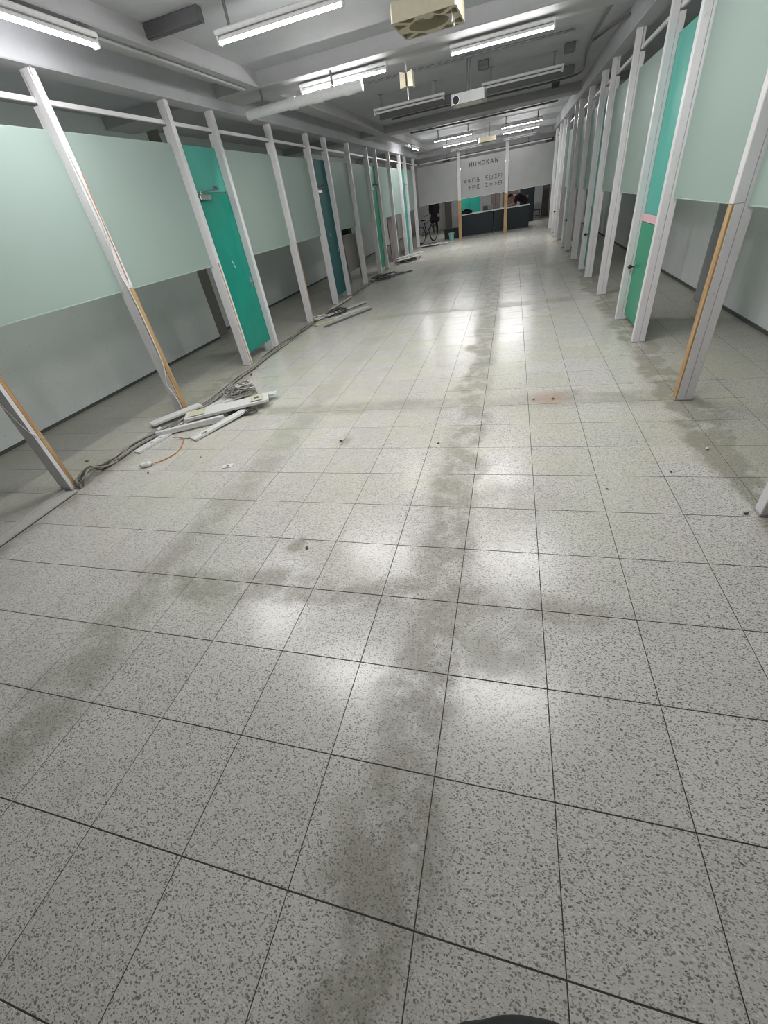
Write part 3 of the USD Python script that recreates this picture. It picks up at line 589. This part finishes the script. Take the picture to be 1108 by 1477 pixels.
obj('cable', tube([(-3.08, 3.00, .04), (-3.0, 3.02, .007), (-2.92, 3.04, .007), (-2.86, 3.12, .007), (-2.84, 3.22, .01)], .004, 7, 60), 'cable_grey', None, True, label='short grey cord curving toward the strip with a square hole', cat='cable')
t = thing('plug', 'white plug lying on the floor at the end of the orange cord', 'plug', (-3.03, 2.475, 0), .5)
obj('body', bx(-.045, .045, -.03, .03, .002, .042, .012), 'off_white', t); obj('collar', cyl((.045, 0, .02), (.07, 0, .018), .012), 'off_white', t, smooth=40); obj('pin', cat(cyl((-.045, -.01, .022), (-.065, -.01, .022), .003, 6), cyl((-.045, .01, .022), (-.065, .01, .022), .003, 6)), 'metal', t)
t = thing('card', 'small white card with a dark mark lying alone on the floor', 'card', (-2.15, 2.49, 0), .35); obj('plate', bx(-.045, .045, -.03, .03, .001, .006, .001), 'off_white', t); obj('dark_mark', bx(-.008, .012, -.012, .008, .006, .0072), 'skirt_dark', t)
for k, (x, y, s, l) in enumerate(((-3.26, 4.92, .035, 'black plastic cap by the cables before the closest teal door'), (-3.20, 4.68, .022, 'small black lump next to the cables near the closest teal door'), (-2.92, 2.36, .016, 'tiny dark crumb in front of the white plug'), (-2.54, 2.64, .014, 'tiny dark crumb between the strips and the white card'), (-3.86, 2.56, .024, 'black scrap on the floor inside the left bay'), (-3.49, 2.40, .018, 'black scrap beside the cables at the nearest left post'), (-1.22, 2.93, .02, 'dark splinter on the floor in the middle of the hall'), (-.97, 1.52, .018, 'dark flake on the floor left of centre'), (.84, 2.24, .012, 'small dark chip on the floor right of centre'), (.62, 3.70, .018, 'dark chip at the rust stain'), (.45, 3.70, .016, 'dark chip left of the rust stain'), (1.54, 2.75, .022, 'pale pebble in the dirt line at the right posts'), (1.50, 2.02, .02, 'dark chip at the foot of the nearest right post'), (1.25, 2.45, .012, 'dark crumb before the right dirt line'), (-.33, 2.87, .014, 'dark crumb on the floor ahead of centre'))):
    r_ = np.random.default_rng(k); m_ = trimesh.creation.icosphere(1, s * .55); m_.vertices *= (1 + r_.uniform(-.3, .3, (len(m_.vertices), 1))) * np.array((1.3, .8, .6)); m_ = turned(m_, (0, 0, r_.uniform(0, 3))); m_.apply_translation((x, y, -m_.vertices[:, 2].min() + .001))
    obj('debris_chip', m_, 'off_white' if 'pale' in l else 'skirt_dark', label=l, cat='debris')
# farther piles
def far_pile(tagname, items, grp, tangles):
    for (a, b, w, z, mt, l) in items: strip(a, b, w, l, mt, z0=z, thick=.02, lip=False)
    for (c, n, R, mt, l, sd, sq) in tangles: tangle(c, n, R, .05, .01, mt, l, sd, sq)
far_pile('second', [((-3.32, 7.75), (-2.62, 8.80), .10, .005, 'off_white', 'long white strip, outer one of the second pile past the closest teal door'), ((-3.30, 8.15), (-2.80, 9.25), .11, .03, 'pvc_white', 'white strip stacked in the middle of the second pile'), ((-3.05, 7.35), (-2.48, 8.55), .05, .004, 'conduit', 'thin dark bar lying apart at the front of the second pile'), ((-3.46, 8.75), (-3.40, 10.1), .05, .02, 'off_white', 'white strip leaning toward the dark blue-green door'), ((-3.34, 7.55), (-3.05, 7.95), .16, .005, 'plate_cream', 'short pale board at the near end of the second pile')], 'second debris pile', [((-3.15, 8.45), 8, .20, 'cable_dark', 'dark cables tangled through the second pile', 21, (1, 1.3)), ((-3.45, 8.1), 5, .12, 'cable_white', 'pale cables at the post behind the second pile', 22, (1, 1.4))])
far_pile('third', [((-3.45, 12.1), (-2.80, 13.1), .12, .03, 'grey_plastic', 'grey strip on top of the third pile'), ((-3.30, 12.4), (-2.55, 13.3), .08, .01, 'conduit', 'dark strip in front of the third pile')], 'third debris pile', [((-3.25, 12.6), 12, .30, 'cable_dark', 'dark cable heap of the third pile', 23, (1.1, 1.5)), ((-3.42, 12.3), 4, .12, 'cable_white', 'pale cables of the third pile', 24, (1, 1))])
far_pile('fourth', [((-3.45, 15.2), (-2.75, 16.4), .16, .09, 'off_white', 'pale strip, outermost of the fourth pile'), ((-3.50, 15.6), (-2.85, 16.9), .16, .12, 'pvc_white', 'pale strip, middle of the fourth pile'), ((-3.45, 16.1), (-2.95, 17.3), .14, .06, 'off_white', 'pale strip, rearmost of the fourth pile')], 'fourth debris pile', [((-3.2, 16.0), 10, .33, 'cable_dark', 'dark cables under the fourth pile', 25, (1, 1.6))])
far_pile('fifth', [((-3.40, 19.7), (-2.3, 19.9), .14, .05, 'off_white', 'pale strip of the fifth pile before the far partition'), ((-3.35, 20.2), (-2.6, 20.35), .14, .04, 'pvc_white', 'pale strip at the back of the fifth pile')], 'fifth debris pile', [((-3.05, 20.0), 8, .28, 'cable_dark', 'dark cables of the fifth pile before the far partition', 26, (1.4, 1))])

# ------------------------------------------------------------------ beyond the far partition
def desk(x0, x1, y, label):
    t = thing('desk', label, 'desk', ((x0 + x1) / 2, y, 0)); h = (x1 - x0) / 2
    obj('front_panel', bx(-h, h, 0, .03, .04, .78, .004), 'navy_laminate', t)
    for s in (-1, 1): obj('side_panel', bx(s * h, s * (h - .03), .031, .70, .04, .78, .004), 'navy_laminate', t)
    obj('desk_top', bx(-h - .015, h + .015, -.03, .74, .785, .815, .006), 'counter_white', t)
    obj('plinth', bx(-h + .02, h - .02, .02, .66, 0, .038), 'skirt_dark', t)
desk(-2.0, -.60, 22.0, 'dark navy desk with white top behind the far partition, left one'); desk(-.57, .88, 22.0, 'dark navy desk with white top behind the far partition, right one')
t = thing('crate', 'low dark navy crate behind the mint bucket', 'crate', (-2.38, 22.2, 0)); obj('body', extrude(sbox(-.32, -.2, .32, .2).difference(sbox(-.30, -.18, .30, .18)), .34), 'navy_laminate', t); obj('base', bx(-.30, .30, -.18, .18, .0, .02), 'navy_laminate', t); obj('rim', turned(extrude(sbox(-.335, -.215, .335, .215).difference(sbox(-.30, -.18, .30, .18)), .02), None, (0, 0, .341)), 'navy_laminate', t)
t = thing('bucket', 'small mint green bucket on the floor beside the left wooden far post', 'bucket', (-2.31, 21.35, 0)); obj('pail', lathe([(0, 0), (.095, 0), (.125, .26), (.132, .262), (.132, .272), (.118, .272), (.09, .012), (0, .012)], 28), 'mint_plastic', t, smooth=40); obj('bail', tube([(-.13, 0, .255), (-.12, -.1, .22), (0, -.145, .20), (.12, -.1, .22), (.13, 0, .255)], .004, 6), 'metal', t, smooth=True)
# bicycle, seen end-on
t = thing('bicycle', 'black bicycle parked behind the last left post', 'bicycle', (-3.42, 21.75, 0), 1.15)
for k, x in enumerate((-.50, .50)):
    w = obj('wheel', turned(trimesh.creation.torus(.31, .022, 40, 8), (math.pi / 2, 0, 0), (x, 0, .332)), 'black_rubber', t, smooth=True)
    obj('rim', turned(trimesh.creation.torus(.283, .009, 40, 6), (math.pi / 2, 0, 0), (x, 0, .332)), 'metal', w, smooth=True)
    for q in range(12):
        a = q * math.pi / 6; obj('spoke', cyl((x, 0, .332), (x + .28 * math.cos(a), 0, .332 + .28 * math.sin(a)), .0018, 4), 'metal', w)
bb, st, hd, ht = (-.08, 0, .30), (-.20, 0, .80), (.36, 0, .68), (.33, 0, .82)
obj('frame', cat(cyl(bb, st, .016), cyl(bb, hd, .018), cyl((-.185, 0, .73), ht, .015), cyl(bb, (-.50, 0, .332), .010), cyl((-.185, 0, .73), (-.50, 0, .332), .009), cyl(hd, ht, .02)), 'black_rubber', t)
obj('fork', cat(cyl(hd, (.50, 0, .332), .014), cyl(ht, (.31, 0, .95), .012)), 'black_rubber', t)
obj('handlebar', tube([(.26, -.28, .97), (.34, -.18, .99), (.32, 0, .96), (.34, .18, .99), (.26, .28, .97)], .012, 8), 'black_rubber', t, smooth=True)
obj('saddle', trimesh.convex.convex_hull(np.array([(-.34, -.07, .83), (-.34, .07, .83), (-.34, -.06, .87), (-.34, .06, .87), (-.06, -.02, .85), (-.06, .02, .85), (-.06, 0, .87), (-.2, -.05, .82), (-.2, .05, .82)])), 'black_cloth', t)
obj('crank', cat(cyl((-.08, -.07, .30), (-.08, .07, .30), .012), cyl((-.08, .07, .30), (.04, .07, .18), .008), cyl((-.08, -.07, .30), (-.20, -.07, .42), .008), turned(trimesh.creation.annulus(.07, .09, .004, sections=24), (math.pi / 2, 0, 0), (-.08, .045, .30))), 'conduit', t)

# people
def hull_bones(J, bones, refine=.03, it=12):
    S = lambda p, r: manifold3d.Manifold.sphere(r, 18).translate(tuple(map(float, p)))
    body = None
    for a, b in bones:
        (pa, ra), (pb, rb) = J[a], J[b]; h = manifold3d.Manifold.batch_hull([S(pa, ra), S(pb, rb)]); body = h if body is None else body + h
    body = body.refine_to_length(refine).to_mesh(); m_ = trimesh.Trimesh(body.vert_properties[:, :3], body.tri_verts, process=True)
    trimesh.smoothing.filter_taubin(m_, iterations=it); return m_
def hand_bones(J, B, wrist, tip_dir, side, name, s=1.0):
    """palm and five fingers as chains rooted at the wrist"""
    d = np.array(tip_dir, float); d /= np.linalg.norm(d); sd = np.array(side, float); sd = sd - d * sd.dot(d); sd /= np.linalg.norm(sd); dn = np.cross(d, sd); w = np.array(wrist, float)
    J[name + 'w'] = (w, .027 * s)
    for k, (off, L) in enumerate(((-.034, .062), (-.012, .075), (.012, .080), (.034, .070))):
        a = w + d * .085 * s + sd * off * s; b_ = a + d * L * .5 * s - dn * .006; c = b_ + d * L * .45 * s - dn * .022
        J[f'{name}a{k}'], J[f'{name}b{k}'], J[f'{name}c{k}'] = (a, .0125 * s), (b_, .0095 * s), (c, .008 * s); B += [(name + 'w', f'{name}a{k}'), (f'{name}a{k}', f'{name}b{k}'), (f'{name}b{k}', f'{name}c{k}')]
    t0 = w + d * .03 * s + sd * .035 * s; t1 = t0 + d * .035 * s + sd * .028 * s; J[name + 't0'], J[name + 't1'] = (t0, .013 * s), (t1, .009 * s); B += [(name + 'w', name + 't0'), (name + 't0', name + 't1')]
def head_mesh(c, fwd, up=(0, 0, 1)):
    f = np.array(fwd, float); f /= np.linalg.norm(f); u = np.array(up, float); u = u - f * u.dot(f); u /= np.linalg.norm(u); s = np.cross(f, u)
    def at(a, b, d): return tuple(np.array(c) + f * a + s * b + u * d)
    Sp = lambda p, r, q=14: manifold3d.Manifold.sphere(r, q).translate(tuple(map(float, p)))
    h = manifold3d.Manifold.batch_hull([Sp(at(-.02, 0, .03), .085), Sp(at(.02, 0, .035), .078), Sp(at(.045, 0, -.075), .032), Sp(at(.03, .035, -.05), .03), Sp(at(.03, -.035, -.05), .03)])
    h = h + manifold3d.Manifold.batch_hull([Sp(at(.095, 0, .012), .008, 10), Sp(at(.108, 0, -.022), .014, 10)]) + manifold3d.Manifold.batch_hull([Sp(at(.083, -.02, -.058), .007, 8), Sp(at(.083, .02, -.058), .007, 8)])
    for q in (-1, 1): h = h + manifold3d.Manifold.batch_hull([Sp(at(0, q * .082, .015), .012, 8), Sp(at(-.008, q * .082, -.025), .009, 8), Sp(at(-.018, q * .09, .02), .008, 8)])
    k = h.refine_to_length(.014).to_mesh(); m_ = trimesh.Trimesh(k.vert_properties[:, :3], k.tri_verts); trimesh.smoothing.filter_taubin(m_, iterations=5)
    hair = manifold3d.Manifold.batch_hull([Sp(at(-.03, 0, .045), .098), Sp(at(.02, 0, .075), .078), Sp(at(-.06, 0, -.03), .065)]) - manifold3d.Manifold.batch_hull([Sp(at(.10, 0, .0), .085), Sp(at(.10, 0, -.12), .09)])
    k = hair.refine_to_length(.02).to_mesh(); hr = trimesh.Trimesh(k.vert_properties[:, :3], k.tri_verts)
    eyes = cat(*[turned(trimesh.creation.icosphere(1, .011), None, at(.082, q * .032, .018)) for q in (-1, 1)])
    return m_, hr, eyes
def person(label, J, bones, head_c, fwd, cloth, coat_bones, loc, up=(0, 0, 1), legs=None, legcol='black_cloth'):
    t = thing('person', label, 'person', loc)
    hm, hr, ey = head_mesh(head_c, fwd, up)
    body = hull_bones(J, bones, .02, 8)
    bm = trimesh.boolean.union([body, hm], engine='manifold') if (body.is_volume and hm.is_volume) else cat(body, hm)
    obj('body', bm, 'skin', t, smooth=50); obj('hair', hr, 'hair', t, smooth=50); obj('eyes', ey, 'hair', t, smooth=True)
    grow = {k: (v[0], v[1] + .014) for k, v in J.items()}
    obj('top', hull_bones(grow, coat_bones, .03, 10), cloth, t, smooth=60)
    if legs: obj('trousers', hull_bones({k: (v[0], v[1] + .010) for k, v in J.items()}, legs, .03, 10), legcol, t, smooth=60)
    for s in ('l', 'r'):
        a, h_ = np.array(J[s + 'ank'][0]), np.array(J[s + 'toe'][0]); S = lambda p, r: manifold3d.Manifold.sphere(r, 14).translate(tuple(map(float, p)))
        f = (h_ - a); f[2] = 0; f /= np.linalg.norm(f)
        k = manifold3d.Manifold.batch_hull([S((a[0] - f[0] * .03, a[1] - f[1] * .03, .045), .045), S((h_[0], h_[1], .036), .036), S((a[0], a[1], .10), .045)]).trim_by_plane((0, 0, 1), .001).to_mesh()
        obj('shoe', trimesh.Trimesh(k.vert_properties[:, :3], k.tri_verts), 'black_rubber', t, smooth=50)
# bending over the desk
J = {'pel': ((.36, 0, .93), .135), 'wai': ((.24, 0, 1.02), .125), 'che': ((.06, 0, 1.10), .14), 'nec': ((-.11, 0, 1.13), .055), 'hdb': ((-.19, -.02, 1.12), .06),
     'lsh': ((.0, -.17, 1.10), .06), 'lel': ((-.06, -.24, .94), .045), 'rsh': ((.0, .17, 1.10), .06), 'rel': ((-.08, .22, .96), .045), 'lwr': ((-.22, -.24, .865), .03), 'rwr': ((-.22, .16, .865), .03),
     'lhip': ((.37, -.09, .92), .095), 'lkn': ((.33, -.10, .50), .06), 'lank': ((.42, -.10, .09), .042), 'ltoe': ((.28, -.11, .04), .03), 'rhip': ((.37, .09, .92), .095), 'rkn': ((.35, .10, .50), .06), 'rank': ((.45, .10, .09), .042), 'rtoe': ((.31, .11, .04), .03)}
bones = [('pel', 'wai'), ('wai', 'che'), ('che', 'nec'), ('nec', 'hdb'), ('lsh', 'rsh'), ('che', 'lsh'), ('che', 'rsh'), ('lsh', 'lel'), ('lel', 'lwr'), ('rsh', 'rel'), ('rel', 'rwr'), ('lhip', 'pel'), ('rhip', 'pel'), ('lhip', 'lkn'), ('lkn', 'lank'), ('lank', 'ltoe'), ('rhip', 'rkn'), ('rkn', 'rank'), ('rank', 'rtoe')]
bb_ = list(bones); hand_bones(J, bb_, (-.24, -.24, .858), (-1, 0, -.12), (0, 1, 0), 'L'); hand_bones(J, bb_, (-.24, .16, .858), (-1, 0, -.12), (0, -1, 0), 'R')
person('person in a dark maroon top bending over the desk behind the far partition', J, bb_, (-.26, -.02, 1.12), (-.75, -.25, -.55), 'maroon_cloth', [('pel', 'wai'), ('wai', 'che'), ('lsh', 'rsh'), ('che', 'lsh'), ('che', 'rsh'), ('lsh', 'lel'), ('rsh', 'rel'), ('pel', 'lhip'), ('pel', 'rhip')], (.36, 22.98, 0), (-.5, 0, .86), [('lhip', 'rhip'), ('pel', 'lhip'), ('pel', 'rhip'), ('lhip', 'lkn'), ('lkn', 'lank'), ('rhip', 'rkn'), ('rkn', 'rank')])
# standing, upper body hidden by the panel
J = {'pel': ((0, 0, .95), .13), 'wai': ((0, 0, 1.12), .12), 'che': ((0, 0, 1.32), .135), 'nec': ((0, .0, 1.50), .055), 'hdb': ((0, -.01, 1.58), .06),
     'lsh': ((-.18, 0, 1.40), .06), 'lel': ((-.24, .02, 1.12), .045), 'rsh': ((.18, 0, 1.40), .06), 'rel': ((.24, .02, 1.12), .045), 'lwr': ((-.22, -.08, .90), .03), 'rwr': ((.22, -.08, .90), .03),
     'lhip': ((-.09, 0, .92), .095), 'lkn': ((-.10, -.01, .50), .06), 'lank': ((-.10, .03, .09), .042), 'ltoe': ((-.12, -.11, .04), .03), 'rhip': ((.09, 0, .92), .095), 'rkn': ((.09, -.01, .50), .06), 'rank': ((.10, .03, .09), .042), 'rtoe': ((.12, -.11, .04), .03),
     'hl': ((-.17, 0, .62), .09), 'hr': ((.17, 0, .62), .09)}
bb_ = list(bones); hand_bones(J, bb_, (-.22, -.09, .88), (0, -.15, -1), (1, 0, 0), 'L'); hand_bones(J, bb_, (.22, -.09, .88), (0, -.15, -1), (-1, 0, 0), 'R')
person('person in a long black coat standing far back, head hidden by the far partition panel', J, bb_, (0, -.02, 1.66), (.2, -1, 0), 'black_cloth', [('pel', 'wai'), ('wai', 'che'), ('lsh', 'rsh'), ('che', 'lsh'), ('che', 'rsh'), ('lsh', 'lel'), ('rsh', 'rel'), ('pel', 'lhip'), ('pel', 'rhip'), ('lel', 'lwr'), ('rel', 'rwr'), ('lsh', 'hl'), ('rsh', 'hr'), ('hl', 'hr'), ('che', 'hl'), ('che', 'hr')], (-3.78, 26.6, 0), legs=[('lhip', 'rhip'), ('lhip', 'lkn'), ('lkn', 'lank'), ('rhip', 'rkn'), ('rkn', 'rank')])

# items on and behind the desks
t = thing('office_chair', 'dark office chair behind the left desk', 'chair', (-.80, 23.15, 0), .4)
obj('backrest', bx(-.21, .21, .20, .26, .50, .98, .025), 'grey_plastic', t); obj('seat', bx(-.23, .23, -.22, .22, .43, .50, .025), 'black_cloth', t); obj('stem', cyl((0, 0, .10), (0, 0, .43), .03), 'conduit', t, smooth=40)
for k in range(5): obj('leg', cat(cyl((0, 0, .10), (.27 * math.cos(k * 1.2566), .27 * math.sin(k * 1.2566), .06), .015), turned(trimesh.creation.icosphere(1, .028), None, (.27 * math.cos(k * 1.2566), .27 * math.sin(k * 1.2566), .03))), 'black_rubber', t)
t = thing('bag', 'black bag lying on the left end of the navy desk', 'bag', (-1.72, 22.35, .816)); k = manifold3d.Manifold.batch_hull([manifold3d.Manifold.sphere(r, 14).translate((x, y, z)) for x, y, z, r in ((-.18, -.08, .06, .06), (.18, -.06, .06, .06), (-.14, .1, .06, .06), (.15, .1, .06, .06), (-.05, 0, .11, .07))]).to_mesh(); obj('body', trimesh.Trimesh(k.vert_properties[:, :3], k.tri_verts), 'black_cloth', t, smooth=50); obj('strap', tube([(-.15, -.12, .1), (-.05, -.16, .16), (.05, -.16, .16), (.15, -.12, .1)], .009, 6), 'black_cloth', t, smooth=True)
t = thing('monitor', 'small grey monitor on the navy desk near the middle', 'monitor', (-.72, 22.3, .816), .15); obj('screen', bx(-.11, .11, -.012, .012, .04, .20, .006), 'grey_plastic', t); obj('stand', cat(bx(-.06, .06, -.05, .05, 0, .008), cyl((0, 0, .005), (0, .0, .06), .012)), 'grey_plastic', t)
t = thing('paper', 'sheets of white paper on the right desk before the bending person', 'paper', (.2, 22.3, .8165), .2)
for k in range(3): obj('sheet', turned(bx(-.15, .15, -.105, .105, .001 * k, .001 * k + .0008), (0, 0, .3 * k), (.12 * k, .02 * k, 0)), 'off_white', t)
def wallboard(x0, x1, y, z0, z1, mat, label, cat_, name='cabinet'):
    t = thing(name, label, cat_, ((x0 + x1) / 2, y, z0)); h = (x1 - x0) / 2; d = z1 - z0
    obj('body', bx(-h, h, 0, .35, 0, d, .006), mat, t)
    for s in (-1, 1): dl = obj('door', bx(s * .004, s * (h - .01), -.018, -.001, .02, d - .02, .004), mat, t); obj('handle', bx(s * .03, s * .045, -.03, -.018, d * .5, d * .5 + .12), 'metal', dl)
wallboard(-2.35, -1.35, 25.3, 0, 1.9, 'poster_teal', 'bright teal cabinet behind the navy desks', 'cabinet')
wallboard(-.80, -.42, 25.3, 0, 1.9, 'brown_board', 'narrow dark brown cabinet behind the navy desks', 'cabinet')
wallboard(-.28, .40, 25.3, 0, 1.9, 'red_brown_board', 'wide dark purple-brown cabinet behind the navy desks', 'cabinet')
wallboard(.52, 1.18, 25.3, 0, 1.9, 'navy_laminate', 'dark navy cabinet behind the bending person', 'cabinet')
for k, (x0, x1, y, mat, l) in enumerate(((-3.30, -2.98, 27.2, 'brown_board', 'dark brown column at the back left of the far room'), (1.66, 1.98, 27.6, 'brown_board', 'dark brown column at the back right of the far room'))):
    obj('column', bx(x0, x1, y, y + .3, 0, SLAB - .003, .008), mat, label=l, cat='column')
obj('stool', cat(bx(1.18, 1.52, 26.2, 26.5, .36, .40, .006), *[cyl((x, y, 0), (x, y, .36), .015) for x in (1.2, 1.5) for y in (26.22, 26.48)], cyl((1.2, 26.22, .15), (1.5, 26.22, .15), .01)), 'cable_dark', label='low dark stool on the floor beyond the right end of the desks', cat='stool')

# black bag at the photographer's feet
t = thing('duffel_bag', 'black rounded bag lying on the floor at the very bottom edge of the photo', 'bag', (.288, -.205, 0), .2)
S = lambda p, r: manifold3d.Manifold.sphere(r, 24).translate(p)
k = manifold3d.Manifold.batch_hull([S((-.09, 0, .11), .105), S((.09, 0, .11), .105), S((-.03, .0, .16), .112), S((.03, 0, .16), .112)]).trim_by_plane((0, 0, 1), .012).refine_to_length(.025).to_mesh()
mm = trimesh.Trimesh(k.vert_properties[:, :3], k.tri_verts); mm.vertices += (meshkit.noise(mm.vertices * 14)[:, None] - .5) * .018; mm.apply_translation((0, 0, .002 - mm.vertices[:, 2].min())); obj('body', mm, 'black_green_cloth', t, smooth=60)
obj('strap', tube([(-.12, -.12, .12), (-.10, -.09, .20), (-.05, -.07, .262), (0, -.06, .272), (.05, -.07, .262), (.10, -.09, .20), (.12, -.12, .12)], .011, 8), 'black_cloth', t, smooth=True)
obj('zip', tube([(-.10, 0, .217), (0, 0, .278), (.10, 0, .217)], .004, 6), 'metal', t, smooth=True)
